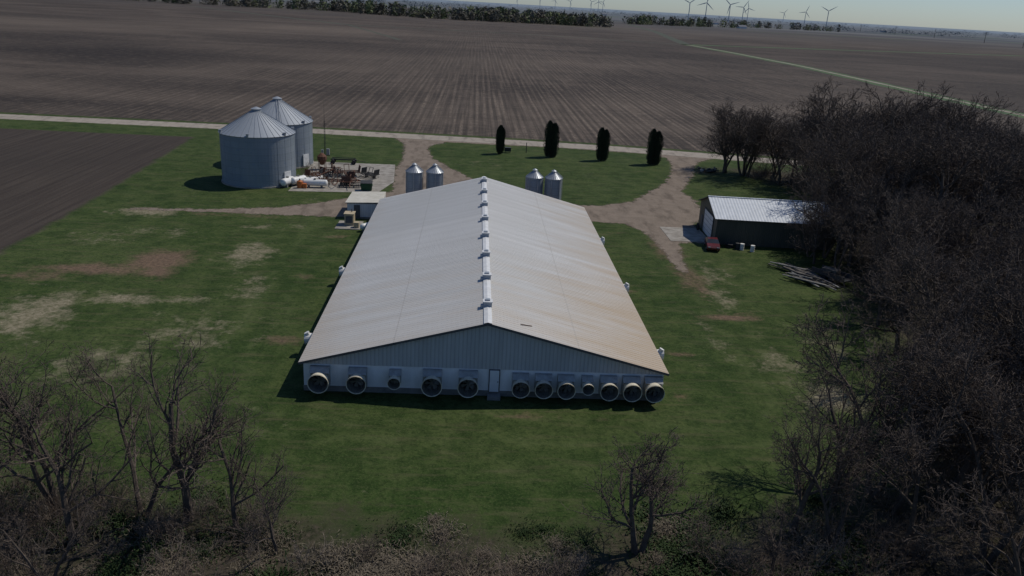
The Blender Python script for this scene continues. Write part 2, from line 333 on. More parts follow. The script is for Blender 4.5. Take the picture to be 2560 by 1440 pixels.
b.build('door',[simple('door_white',(.70,.71,.72),(.62,.63,.64),1,.5),m_trim,m_base],barn)
b=MB()
for i in range(8):
    y=4+7.22*i
    b.bx(-.36,.36,y-.32,y+.32,hr-.25,hr+.42,0); b.bx(-.42,.42,y-.38,y+.38,hr+.42,hr+.50,1)
    b.bx(-.62,-.36,y-.36,y-.02,hr-.3,hr+.2,0); b.bx(-.2,.2,y-.1,y+.28,hr+.5,hr+.62,0)
b.build('ridge_vents',[simple('vent_grey',(.34,.37,.40),(.26,.29,.32),4,.6),m_cap],barn)
b=MB(); b.box((3.3,1.9,zt(3.3)+.2),(1.1,.12,.02),0,.35,0,sl); b.build('roof_stain_strip',[simple('rust_strip',(.14,.09,.06),(.1,.06,.04),4,.9)],barn)
def fan(par,x,z,Rr,k):
    b=MB(); W=Rr*.95
    b.bx(x-W,x+W,.0,.33,z-W,min(z+W+.18,2.5),0)
    b.add([(x-W,.0,z+W*.6),(x+W,.0,z+W*.6),(x+W,.0,z+W+.15),(x-W,.0,z+W+.15),(x-W,-.45,z+W*.75),(x+W,-.45,z+W*.75)],[(3,4,5,2),(3,0,4),(2,5,1)],0)
    N=28; tl=.10
    b.tube((x,-.02,z),(x,-1.0,z-tl),Rr*.80,Rr,N,1,False); b.tube((x,-.02,z),(x,-1.0,z-tl),Rr*.77,Rr*.965,N,2,False,True)
    vs=[];c0=Vector((x,-1.0,z-tl))
    for rr,yy in((Rr*.96,0),(Rr*1.03,-.02),(Rr*1.03,.05),(Rr,.06)):
        for i in range(N): t_=2*math.pi*i/N; vs.append((c0.x+math.cos(t_)*rr,c0.y+yy,c0.z+math.sin(t_)*rr))
    b.add(vs,[(j*N+i,j*N+(i+1)%N,(j+1)*N+(i+1)%N,(j+1)*N+i) for j in range(3) for i in range(N)],1)
    b.tube((x,-.06,z),(x,-.03,z),Rr*.78,Rr*.78,N,4)
    b.tube((x,-.42,z),(x,-.2,z),.12,.12,10,3)
    for q in range(6):
        a=q*math.pi/3+k; ca,sa=math.cos(a),math.sin(a); ux,uz=-sa,ca
        r0,r1=.1,Rr*.74; vs=[]
        for rr,wd in((r0,.07),(r1*.6,.15),(r1,.17)):
            for sg in(-1,1): vs.append((x+ca*rr+ux*wd*sg,-.33+.07*sg,z+sa*rr+uz*wd*sg))
        b.add(vs,[(0,1,3,2),(2,3,5,4)],3)
    for q in(-.3,0,.3): b.box((x+q*Rr*1.6,-.5,z),(.025,.025,Rr*1.6*math.sqrt(1-q*q*2)),3)
    b.box((x,-.52,z),(Rr*1.6,.03,.03),3)
    b.build('fan',[m_house,m_cream,m_in,m_blade,m_hole],par)
for k,(x,R_) in enumerate([(-13.75,.84),(-10.65,.80),(-7.55,.52),(-4.45,.84),(-1.45,.84),(2.95,.74),(4.88,.74),(6.78,.74),(8.6,.5),(10.4,.76),(12.35,.78),(14.25,.80)]):
    fan(barn,x,1.40 if R_>.6 else 1.6,R_,k*.37)
for s,ys in((-1,(7.6,26.8)),(1,(6.5,24.7,43.5))):
    for y in ys:
        b=MB(); b.bx(min(s*15.1,s*15.6),max(s*15.1,s*15.6),y-.6,y+.6,.9,2.1,1)
        b.tube((s*15.5,y,1.6),(s*16.5,y,1.55),.42,.55,18,0,False); b.tube((s*15.5,y,1.6),(s*16.5,y,1.55),.40,.52,18,1,False,True); b.tube((s*15.8,y,1.6),(s*15.85,y,1.6),.44,.44,18,1)
        b.tube((s*16.2,y-.1,1.9),(s*16.35,y-.1,2.2),.2,.24,12,0)
        b.build('side_fan',[m_glassw,m_house],barn)

# annex
b=MB(); b.bx(-20.2,-15.25,56.2,63.0,0,2.3,0)
b.add([(-20.45,55.95,2.42),(-15.2,55.95,2.62),(-15.2,63.2,2.62),(-20.45,63.2,2.42),(-20.45,55.95,2.3),(-15.2,55.95,2.5),(-15.2,63.2,2.5),(-20.45,63.2,2.3)],[(0,1,2,3),(4,7,6,5)],1)
b.add([(-20.45,55.95,2.42),(-15.2,55.95,2.62),(-15.2,63.2,2.62),(-20.45,63.2,2.42),(-20.45,55.95,2.3),(-15.2,55.95,2.5),(-15.2,63.2,2.5),(-20.45,63.2,2.3)],[(0,4,5,1),(3,0,4,7),(3,7,6,2)],2)
b.bx(-19.2,-18.3,56.12,56.2,.05,2.05,2)
b.bx(-20.25,-15.25,56.14,63.05,0,.25,3)
b.build('service_shed',[siding('annex_siding',(.62,.62,.61),(.52,.52,.51),1.2),simple('annex_roof',(.55,.52,.44),(.45,.42,.34),1,.6),m_trim,m_base])
b=MB(); b.bx(-21,-17.5,49.8,54.2,0,.12,1); b.bx(-19.9,-18.6,51.6,53.2,.12,1.75,0); b.bx(-20,-18.5,51.5,53.3,1.75,1.85,0); b.bx(-19.7,-18.8,51.55,51.6,.5,1.5,2); b.tube((-19,52.8,1.85),(-19,52.8,2.3),.08,.08,8,2); b.bx(-18.4,-17.7,50.4,51.2,.12,.9,0)
b.build('generator',[simple('generator_tan',(.45,.37,.24),(.36,.29,.18),2,.6),m_conc,m_trim])
b=MB(); b.tube((-16.9,49.2,.7),(-15.9,50.4,.7),.45,.45,14,0); b.sph((-16.9,49.2,.7),.45,0); b.sph((-15.9,50.4,.7),.45,0); b.bx(-17,-16.7,49,49.4,0,.4,1); b.bx(-16.1,-15.8,50.1,50.5,0,.4,1)
b.build('propane_tank',[m_glassw,m_base],smooth=False)

# ------------------------------------------------------------------ big grain bins
n=NT('bin_corrugated'); p=n.pos(True); X,Y,Z=n.sep(p)
rg=n.math('PINGPONG',Z,.14)
ang=n.math('ARCTAN2',Y,X); ck=n.new('ShaderNodeTexWhiteNoise'); ck.noise_dimensions='2D'
cmb=n.new('ShaderNodeCombineXYZ'); n.put(cmb.inputs[0],n.math('FLOOR',n.math('MULTIPLY',ang,2.2))); n.put(cmb.inputs[1],n.math('FLOOR',n.math('MULTIPLY',Z,.9))); n.put(ck.inputs['Vector'],cmb.outputs[0])
col=n.mix(ck.outputs['Value'],(.205,.235,.258),(.24,.27,.295)); col=n.mix(n.rng(n.noise(n.scale(p,(1,1,.4)),.9,5,.65),.45,.7,0,.45),col,(.155,.195,.245))
col=n.mix(n.rng(n.noise(n.scale(p,(1,1,1.8)),.8,4,.7),.6,.66,0,.4),col,(.11,.17,.28))
col=n.mix(n.rng(rg,.0,.05,.3,0),col,(.12,.14,.16))
col=n.mix(n.rng(n.math('PINGPONG',Z,.55),.0,.04,.6,0),col,(.10,.115,.13))
n.bump(rg,.5,.05); m_bin=n.fin(col,.5,.1,.4)
n=NT('bin_roof'); p=n.pos(True); X,Y,Z=n.sep(p); ang=n.math('ARCTAN2',Y,X)
st=n.math('PINGPONG',n.math('MULTIPLY',ang,36/(2*math.pi)),.5)
col=n.mix(n.noise(p,.6,4,.6),(.25,.275,.295),(.32,.34,.36)); col=n.mix(n.rng(st,0,.08,.35,0),col,(.14,.16,.18)); m_broof=n.fin(col,.5,.1,.4)
def bin_(loc,R,h,rh,ladder):
    e=empty('grain_bin',loc)
    b=MB(); N=72
    b.tube((0,0,.2),(0,0,h),R,R,N,0,False); b.tube((0,0,0),(0,0,.2),R+.2,R+.2,48,1)
    for i in range(24):
        t=2*math.pi*i/24; c_=(math.cos(t)*(R+.005),math.sin(t)*(R+.005),h/2+.1); b.box(c_,(.03,.06,h-.2),0,t)
    b.build('bin_wall',[m_bin,m_conc],e)
    b=MB(); N=72; ro=R+.18; rt=.75
    vs=[]
    for r_,z in((ro,h-.05),(rt,h+rh)):
        for i in range(N): t=2*math.pi*i/N; vs.append((math.cos(t)*r_,math.sin(t)*r_,z))
    b.add(vs,[(i,(i+1)%N,N+(i+1)%N,N+i) for i in range(N)],0)
    b.tube((0,0,h-.16),(0,0,h-.05),R+.1,ro,N,0,False)
    for i in range(36):
        t=2*math.pi*i/36; m_=(ro+rt)/2; a=math.atan2(rh+.05,ro-rt)
        b.box((math.cos(t)*m_,math.sin(t)*m_,h+rh/2-.02),(math.hypot(ro-rt,rh),.06,.10),0,t,0,a)
    b.tube((0,0,h+rh-.05),(0,0,h+rh+.3),rt+.02,rt+.02,24,0); b.tube((0,0,h+rh+.3),(0,0,h+rh+.6),rt+.15,.2,24,0)
    b.build('bin_roof',[m_broof],e)
    b=MB()
    for i in range(6):
        t=2*math.pi*(i+.5)/6; b.tube((math.cos(t)*ro*.97,math.sin(t)*ro*.97,h-.05),(math.cos(t)*ro*.97,math.sin(t)*ro*.97,h+.5),.2,.28,10,0)
    t=ladder
    for sg in(-.2,.2):
        ox,oy=-math.sin(t)*sg,math.cos(t)*sg
        b.tube((math.cos(t)*(R+.2)+ox,math.sin(t)*(R+.2)+oy,.3),(math.cos(t)*(R+.2)+ox,math.sin(t)*(R+.2)+oy,h+.3),.03,.03,6,0)
        b.tube((math.cos(t)*(ro)+ox,math.sin(t)*(ro)+oy,h+.15),(math.cos(t)*rt+ox,math.sin(t)*rt+oy,h+rh+.2),.035,.035,6,0)
    for i in range(28):
        z=.5+i*(h-.5)/28; b.tube((math.cos(t)*(R+.2)-math.sin(t)*-.2,math.sin(t)*(R+.2)+math.cos(t)*-.2,z),(math.cos(t)*(R+.2)-math.sin(t)*.2,math.sin(t)*(R+.2)+math.cos(t)*.2,z),.02,.02,5,0)
    for i in range(18):
        q=i/18; r_=ro+(rt-ro)*q; z=h+.15+rh*q; b.tube((math.cos(t)*r_-math.sin(t)*-.2,math.sin(t)*r_+math.cos(t)*-.2,z),(math.cos(t)*r_-math.sin(t)*.2,math.sin(t)*r_+math.cos(t)*.2,z),.025,.025,5,0)
    b.build('ladder_and_vents',[m_galv],e)
    b=MB(); t=math.radians(-28); b.box((math.cos(t)*(R+.1),math.sin(t)*(R+.1),1.4),(.14,1.6,2.2),0,t); b.build('bin_door',[m_cap],e)
    return e
bin_((-38.8,78.6,0),6.15,8.6,3.5,math.radians(100))
bin_((-39.1,94.8,0),6.3,8.3,3.7,math.radians(-75))
for x,y in((-10.9,64.3),(-7.7,64.6),(8.1,64.2),(11.1,63.9)):
    e=empty('feed_bin',(x,y,0),rnd.uniform(0,1)); b=MB(); R=1.33
    b.tube((0,0,2.3),(0,0,5.9),R,R,32,0,False); b.tube((0,0,.8),(0,0,2.3),.25,R,32,1,False)
    b.build('bin_body',[m_bin,m_galv],e)
    b=MB(); b.tube((0,0,5.85),(0,0,6.75),R+.09,.35,24,0); b.tube((0,0,6.75),(0,0,6.95),.36,.36,16,0); b.tube((0,0,6.95),(0,0,7.15),.42,.1,16,0)
    for i in range(24):
        t=2*math.pi*i/24; m_=(R+.44)/2; b.box((math.cos(t)*m_,math.sin(t)*m_,6.32),(math.hypot(R-.26,.9),.04,.05),0,t,0,math.atan2(.9,R-.26))
    b.build('bin_lid',[m_galv],e)
    b=MB()
    for i in range(6):
        t=2*math.pi*i/6; b.tube((math.cos(t)*(R+.04),math.sin(t)*(R+.04),0),(math.cos(t)*(R+.04),math.sin(t)*(R+.04),5.8),.06,.06,6,0)
    b.tube((0,0,.8),(0,-3,.9),.1,.1,8,0)
    for sg in(-.18,.18): b.tube((R+.15,sg,.5),(R+.15,sg,6),.025,.025,5,0); b.tube((R+.1,sg,6),(.4,sg,6.9),.025,.025,5,0)
    for i in range(16): b.tube((R+.15,-.18,.6+i*.34),(R+.15,.18,.6+i*.34),.018,.018,4,0)
    b.build('legs_and_auger',[m_galv],e)

# ------------------------------------------------------------------ machine shed
e=empty('machine_shed',(33.8,50.0,0),math.radians(-3))
m_olive=siding('shed_olive',(.085,.085,.065),(.062,.065,.05),1.1); m_srf=siding('shed_roof_metal',(.56,.59,.61),(.46,.49,.51),.7)
SL,SW,eh,rh=17,11.2,4.0,5.85
b=MB(); b.bx(0,SL,0,SW,0,eh-.02,0)
for xx in(0,SL-.1):
    vs=[(xx,0,eh-.02),(xx,SW,eh-.02),(xx,SW/2,rh-.08)]; k=[(x+.1,y,z) for x,y,z in vs]; b.add(vs+k,[(0,2,1),(3,4,5),(0,1,4,3)],0)
b.build('walls',[m_olive],e)
b=MB()
for s,ya,yb in((0,-.35,SW/2),(1,SW+.35,SW/2)):
    zl=eh-.35*(rh-eh)/(SW/2)
    vs=[(-.4,ya,zl),(SL+.4,ya,zl),(SL+.4,yb,rh),(-.4,yb,rh)]; vs+=[(x,y,z-.1) for x,y,z in vs]
    b.add(vs,[(0,1,2,3) if s==0 else (3,2,1,0)],0); b.add(vs,[(4,7,6,5),(0,4,5,1),(0,3,7,4),(1,5,6,2)],1)
b.box((SL/2,SW/2,rh+.03),(SL+.8,.35,.06),0)
b.build('roof',[m_srf,m_trim],e)
b=MB(); b.bx(-.08,-.01,2.0,7.6,.05,3.5,0)
for i in range(1,5): b.bx(-.1,-.07,2.0,7.6,.05+i*.69-.02,.05+i*.69+.01,1)
b.bx(-.07,-.005,8.6,9.6,.05,2.1,1); b.bx(-.12,-.02,1.85,2.0,0,3.65,1); b.bx(-.12,-.02,7.6,7.75,0,3.65,1); b.bx(-.12,-.02,1.85,7.75,3.5,3.65,1)
b.build('doors',[m_cap,m_trim],e)

# ------------------------------------------------------------------ yard objects
m_rust=simple('rusty_steel',(.16,.075,.045),(.09,.045,.03),3,.85); m_dk=simple('dark_steel',(.05,.05,.05),(.03,.03,.03),3,.7); m_org=simple('orange_paint',(.5,.16,.04),(.35,.1,.03),3,.5)
m_grn=simple('green_bin_paint',(.03,.09,.045),(.02,.06,.03),2,.6); m_wood=simple('weathered_wood',(.14,.125,.105),(.085,.075,.065),3,.9,stretch=(.3,3,1)); m_rub=simple('rubber',(.025,.025,.025),(.018,.018,.018),4,.8)
def tank(loc,rz,L_,R_):
    b=MB(); b.tube((-L_/2,0,R_+.3),(L_/2,0,R_+.3),R_,R_,22,0,False); b.sph((-L_/2,0,R_+.3),R_,0,22,10,.6); b.sph((L_/2,0,R_+.3),R_,0,22,10,.6)
    b.tube((0,0,2*R_+.25),(0,0,2*R_+.5),.2,.2,12,1)
    for x in(-L_*.3,L_*.3): b.bx(x-.12,x+.12,-R_*.8,R_*.8,0,.5,1)
    return b.build('propane_tank',[m_glassw,m_base],None,False,loc,rz)
tank((-28.6,75.3,0),.03,3.6,.55); tank((-33.2,75.2,0),1.2,2.6,.62); tank((-31.7,76.6,0),1.0,2.6,.62); tank((-28.9,79.6,0),1.25,1.8,.45); tank((-29.8,77.4,0),.5,1.6,.5)
b=MB(); b.tube((0,0,.1),(0,0,1.1),.5,.5,16,0); b.sph((0,0,1.1),.5,0,16,8,1,1,.5); b.tube((0,0,1.3),(0,0,1.6),.12,.12,8,1); b.bx(.5,1.1,-.3,.3,0,.8,0); b.build('fuel_tank',[m_org,m_dk],None,False,(-31,74.4,0))
def cultivator(loc,rz,w_,sc=1.0,red=True):
    b=MB()
    for y in(0,.9,1.8): b.box((0,y,.75),(w_,.12,.12),0)
    for x in np.linspace(-w_/2,w_/2,6): b.box((x,.9,.76),(.1,1.9,.1),0)
    for y in(0,.9,1.8):
        for x in np.linspace(-w_/2+.2,w_/2-.2,8):
            b.tube((x,y,.75),(x,y-.25,.45),.035,.035,5,1); b.tube((x,y-.25,.45),(x,y+.05,.05),.035,.03,5,1)
    b.tube((-.7,0,.75),(0,-2.4,.6),.07,.07,6,0); b.tube((.7,0,.75),(0,-2.4,.6),.07,.07,6,0)
    for s in(-1,1):
        b.tube((s*w_*.3-.12,1,.38),(s*w_*.3+.12,1,.38),.38,.38,14,2); b.box((s*w_*.5,1,1.2),(.1,1.4,1.1),0,0,0,.2)
    b.tube((-.4,.9,.8),(-.4,1.4,1.9),.05,.05,6,0); b.tube((.4,.9,.8),(.4,1.4,1.9),.05,.05,6,0); b.tube((-.4,1.4,1.9),(.4,1.4,1.9),.05,.05,6,0)
    o=b.build('cultivator',[m_rust if red else m_dk,m_dk,m_rub],None,False,loc,rz); o.scale=(sc,sc,sc); return o
cultivator((-25.6,77.2,0.03),.1,5.2); cultivator((-26.5,80.8,.03),-.15,4.8,1.05,False); cultivator((-22.6,79,.03),1.5,4,1); cultivator((-24.5,84.5,.03),.3,4.2,1.1); cultivator((-29.3,82.2,.03),.9,3.4,1.,True); cultivator((-21,84,.03),-.6,3,1,False)
def disc(loc,rz):
    b=MB()
    for y in(0,1.4):
        b.box((0,y,.95),(3.6,.12,.12),0); b.tube((-1.8,y,.4),(1.8,y,.4),.04,.04,6,1)
        for x in np.linspace(-1.75,1.75,12): b.tube((x-.02,y,.4),(x+.02,y,.4),.36,.36,14,1)
    for x in(-1.2,0,1.2): b.box((x,.7,.98),(.1,1.7,.1),0)
    b.tube((0,0,.95),(0,-2.2,.6),.07,.07,6,0); b.tube((0,.7,1),(0,.7,1.9),.2,.12,8,0)
    b.build('disc_harrow',[m_rust,m_dk],None,False,loc,rz)
disc((-22.8,76.2,.03),.1); disc((-27.5,86.5,.03),.4)
b=MB(); b.tube((0,0,.9),(0,0,1.9),.35,.9,10,0); b.tube((0,0,1.9),(0,0,2.5),.9,.9,10,0); b.tube((0,0,2.5),(0,0,3.1),.9,.25,10,0)
for i in range(4): t=math.pi/4+i*math.pi/2; b.tube((math.cos(t)*.9,math.sin(t)*.9,0),(math.cos(t)*.8,math.sin(t)*.8,2),.06,.06,6,0)
b.build('hopper',[m_rust],None,False,(-30.2,90.5,.03))
b=MB(); b.box((0,0,.8),(5,.3,.2),0); b.box((-2,0,.7),(.2,1.9,.2),0); b.box((2,0,.7),(.2,1.9,.2),0); b.box((0,.7,1.0),(4.6,.12,.12),0); b.box((0,-.7,1.0),(4.6,.12,.12),0); b.tube((2.4,0,.7),(4.2,0,.5),.06,.06,6,0)
for x in(-2,2):
    for y in(-.95,.95): b.tube((x,y-.12,.42),(x,y+.12,.42),.42,.42,16,1); b.tube((x,y-.14,.42),(x,y+.14,.42),.2,.2,12,0)
b.build('wagon_frame',[m_dk,m_rub],None,False,(-27.2,97,.0),.05)
b=MB(); b.add([(-.9,-.6,.1),(.9,-.6,.1),(.9,.6,.1),(-.9,.6,.1),(-1,-.8,1.3),(1,-.8,1.3),(1,.8,1.5),(-1,.8,1.5)],[(0,1,5,4),(1,2,6,5),(2,3,7,6),(3,0,4,7),(3,2,1,0)],0); b.box((0,0,1.43),(2.05,1.7,.06),1,0,math.atan2(.2,1.6)); b.box((1.02,0,.9),(.08,1.2,.1),0); b.box((-1.02,0,.9),(.08,1.2,.1),0)
b.build('dumpster',[m_grn,m_dk],None,False,(-19.8,74.8,.03),.1)
b=MB(); b.tube((-2.6,0,.4),(2.6,0,2.2),.13,.13,10,0); b.tube((0,-.7,.3),(.6,-.1,1.5),.04,.04,5,0); b.tube((0,.7,.3),(.6,.1,1.5),.04,.04,5,0)
for s in(-1,1): b.tube((0,s*.8-.08,.3),(0,s*.8+.08,.3),.3,.3,12,1)
b.box((-2.6,0,.35),(.7,.7,.4),0); b.build('grain_auger',[m_rust,m_rub],None,False,(-28.6,79.0,.03),.5)
b=MB()
for i in range(3): t=i*2.094; b.tube((math.cos(t)*.18,math.sin(t)*.18,0),(math.cos(t)*.12,math.sin(t)*.12,7.6),.03,.03,5,0)
for i in range(15):
    z=.3+i*.5
    for k in range(3):
        t=k*2.094;t2=t+2.094; b.tube((math.cos(t)*.17,math.sin(t)*.17,z),(math.cos(t2)*.16,math.sin(t2)*.16,z+.45),.015,.015,4,0)
b.tube((0,0,7.4),(0,0,11),.035,.02,6,0); b.box((0,0,7.2),(.9,.05,.05),0); b.bx(.3,.9,-.2,.2,1.0,2.2,1); b.bx(-.7,-.3,-.15,.15,1.2,2.0,1); b.bx(-.9,1,-.08,.08,.85,.95,0)
b.build('antenna_mast',[m_dk,simple('box_grey',(.3,.3,.3),(.25,.25,.25),2,.6)],None,False,(-31.4,100.2,0))
def car(loc,rz,paint):
    b=MB(); prof=[(-2.2,.35),(-2.25,.75),(-2.1,.95),(-1.45,1.0),(-.95,1.40),(.35,1.42),(1.05,1.0),(1.95,.85),(2.25,.62),(2.22,.35)]
    def lay(w0,w1):
        vs=[(x,-(w1 if z>1.05 else w0),z) for x,z in prof]+[(x,(w1 if z>1.05 else w0),z) for x,z in prof]; n_=len(prof)
        b.add(vs,[tuple(range(n_))],0); b.add(vs,[tuple(reversed(range(n_,2*n_)))],0)
        for i in range(n_):
            j=(i+1)%n_; b.add([vs[i],vs[j],vs[n_+j],vs[n_+i]],[(3,2,1,0)],1 if i in(3,5) else 0)
    lay(.88,.68)
    for s in(-1,1):
        b.add([(-1.3,s*.885,1.0),(.9,s*.885,1.0),(.3,s*.72,1.36),(-.9,s*.72,1.36)],[(0,1,2,3)],1)
        for x in(-1.35,1.4): b.tube((x,s*.72,.33),(x,s*.93,.33),.33,.33,18,2); b.tube((x,s*.9,.33),(x,s*.94,.33),.18,.18,12,3)
        b.box((2.2,s*.6,.68),(.1,.35,.14),3); b.box((-2.22,s*.65,.8),(.08,.3,.15),0)
    b.build('parked_car',[paint,simple('car_glass',(.03,.035,.04),(.02,.02,.02),1,.15,0,.6),m_rub,m_galv],None,False,loc,rz)
car((32.9,48.0,0),math.radians(-100),simple('car_red',(.10,.014,.018),(.08,.011,.013),1,.3,0,.5))
for x,y in((37.2,47.7),(38.5,47.0),(36.6,47.9)):
    b=MB(); b.tube((0,0,0),(0,0,.88),.29,.29,16,0); [b.tube((0,0,z),(0,0,z+.04),.31,.31,16,0) for z in(.0,.29,.58,.86)]; b.build('barrel',[m_glassw if x!=36.6 else m_dk],None,False,(x,y,0))
def torus(b,c,R,r_,mi=0,ax='z'):
    N,M=18,8; vs=[]
    for i in range(N):
        t=2*math.pi*i/N
        for j in range(M):
            a=2*math.pi*j/M; q=R+r_*math.cos(a); z=r_*math.sin(a)
            vs.append((c[0]+q*math.cos(t),c[1]+q*math.sin(t),c[2]+z) if ax=='z' else (c[0]+z,c[1]+q*math.cos(t),c[2]+q*math.sin(t)))
    b.add(vs,[(i*M+j,((i+1)%N)*M+j,((i+1)%N)*M+(j+1)%M,i*M+(j+1)%M) for i in range(N) for j in range(M)],mi)
b=MB(); torus(b,(0,0,.6),.42,.16,0,'x'); b.build('tire',[m_rub],None,True,(33.3,57.5,0)); b=MB(); torus(b,(0,0,.15),.42,.16); torus(b,(.05,0,.45),.42,.16); b.build('tire',[m_rub],None,True,(35.6,48.6,0))
b=MB()
for i in range(34):
    b.box((rnd.uniform(-1.6,1.6),rnd.uniform(-3,3),.1+rnd.random()*.7),(.22,rnd.uniform(3,6.5),.1),rnd.choice([0,0,0,1]),rnd.uniform(.15,.75),rnd.uniform(-.05,.05))
b.bx(-.8,1.2,-1,2,.0,.6,0)
b.build('lumber_pile',[m_wood,m_base],None,False,(42,36,0),.1)
b=MB(); b.box((0,0,.75),(2,5,.15),0); b.tube((0,2.5,.6),(0,4.2,.5),.06,.06,6,0)
for s in(-1,1):
    b.box((s*1,0,1.1),(.06,5,.5),0)
    for y in(-.6,.5): b.tube((s*1.05-.1,y,.4),(s*1.05+.1,y,.4),.4,.4,14,1)
b.box((0,0,1.1),(2,.06,.5),0); b.box((.2,.5,1.2),(1.2,2,.6),2,.2); b.build('trailer',[m_dk,m_rub,m_wood],None,False,(45,35,0),.5)
b=MB(); 
for i in range(26): b.box((rnd.uniform(-2,2),rnd.uniform(-1.5,1.5),rnd.uniform(.1,.7)),(rnd.uniform(.3,1.4),rnd.uniform(.2,.8),rnd.uniform(.15,.4)),rnd.choice([0,1]),rnd.uniform(0,3),rnd.uniform(-.4,.4),rnd.uniform(-.3,.3))
b.build('rubble_pile',[m_conc,m_wood],None,False,(48.2,106,0))
b=MB(); b.bx(-.7,.7,-.4,.4,.3,1.1,0); b.bx(-.6,-.5,-.05,.05,0,.3,0); b.bx(.5,.6,-.05,.05,0,.3,0); b.box((0,0,1.13),(1.5,.9,.06),0); b.build('utility_box',[m_dk],None,False,(5.9,117.8,0))
b=MB(); b.tube((0,0,0),(0,0,2.2),.09,.08,8,0); b.tube((0,0,2.2),(0,0,2.3),.11,.05,8,0); b.build('wooden_post',[m_dk],None,False,(10.1,118.6,0))
# ------------------------------------------------------------------ columnar evergreens
m_eg=simple('evergreen_leaf',(.024,.036,.017),(.012,.019,.010),2.5,.9,obj=True); m_bark=simple('bark',(.115,.09,.07),(.065,.052,.042),3,.95,obj=True)
m_twig=simple('twig_bark',(.115,.088,.07),(.075,.058,.046),.5,.95,obj=True)
def evergreen(loc,h,w_,tops):
    rr=random.Random(int(loc[0]*10)); b=MB(); b.tube((0,0,0),(0,0,h*.8),.14,.03,6,1)
    for ti in range(tops):
        ox=(ti-(tops-1)/2)*w_*.36; hh=h*(1-.06*ti); wb=(w_/2/(1+.35*(tops-1)))
        b.tube((ox,0,.2),(ox,0,hh*.5),wb*.62,wb*.72,9,0); b.tube((ox,0,hh*.5),(ox,0,hh*.93),wb*.72,wb*.15,9,0)
        for i in range(4600//tops):
            t=rr.random()**.8; z=.1+t*hh*.98; prof=min(1,(.62+t*2.2))*(1-max(0,(t-.72)/.28)**2.2*.85)
            a=rr.random()*6.283; q=wb*prof*rr.uniform(.7,1.06)*(1+.12*math.sin(a*3+z*1.7))
            x,y=ox+q*math.cos(a),q*math.sin(a); s=rr.uniform(.12,.26)
            d=Vector((math.cos(a)*.35,math.sin(a)*.35,1)).normalized(); sd_=Vector((-math.sin(a),math.cos(a),rr.uniform(-.3,.3))).normalized()
            p_=Vector((x,y,z)); b.add([p_-sd_*s*.5,p_+sd_*s*.5,p_+d*s*1.5],[(0,1,2)],0)
    b.build('columnar_evergreen_tree',[m_eg,m_bark],None,False,loc)
evergreen((4.1,115.8,0),6.1,1.9,1); evergreen((15.3,114.8,0),7.8,3.0,2); evergreen((26.5,113.3,0),7.1,2.6,2); evergreen((37.5,111.3,0),7.6,3.1,2)

# ------------------------------------------------------------------ bare trees
WIG=[.10,.17,.2,.22,.25]; UP=[.04,.07,.06,.04,.02]; NS=[6,5,4,3,2]; T0=[.28,.2,.15,.1]; NC=[2,2,2,2]
def nrm(x,y,z):
    l=math.sqrt(x*x+y*y+z*z) or 1; return x/l,y/l,z/l
def grow(S,R,p,d,L_,r_,lev,lean=(0,0),cut=1.0,mx=4,nc=NC):
    ns=NS[lev]; st=L_/ns
    for i in range(ns):
        g_=R.gauss; wv=WIG[lev]
        d=nrm(d[0]+g_(0,wv)+lean[0]*(lev==0),d[1]+g_(0,wv)+lean[1]*(lev==0),d[2]+g_(0,wv)+UP[lev])
        q=(p[0]+d[0]*st,p[1]+d[1]*st,p[2]+d[2]*st); r1=r_*(.86 if lev<2 else .78)
        S.append((p,q,r_,r1,lev)); t=(i+1)/ns
        if lev<mx and t>=T0[lev]*cut:
            nk=nc[lev]; nk=int(nk)+(R.random()<nk-int(nk))
            for k in range(nk):
                a=R.uniform(.5,1.15) if lev<2 else R.uniform(.45,1.2)
                x,y,z=nrm(g_(0,1),g_(0,1),g_(0,1)); dt=x*d[0]+y*d[1]+z*d[2]; x,y,z=nrm(x-dt*d[0],y-dt*d[1],z-dt*d[2])
                ca,sa=math.cos(a),math.sin(a); cd=(d[0]*ca+x*sa,d[1]*ca+y*sa,d[2]*ca+z*sa+.1)
                cl_=L_*(.62,.58,.55,.5)[lev]*(1.15-.55*t)*R.uniform(.75,1.2)
                grow(S,R,q,nrm(*cd),cl_,r1*(.62 if lev<2 else .6),lev+1,(0,0),cut,mx,nc)
        p=q;r_=r1
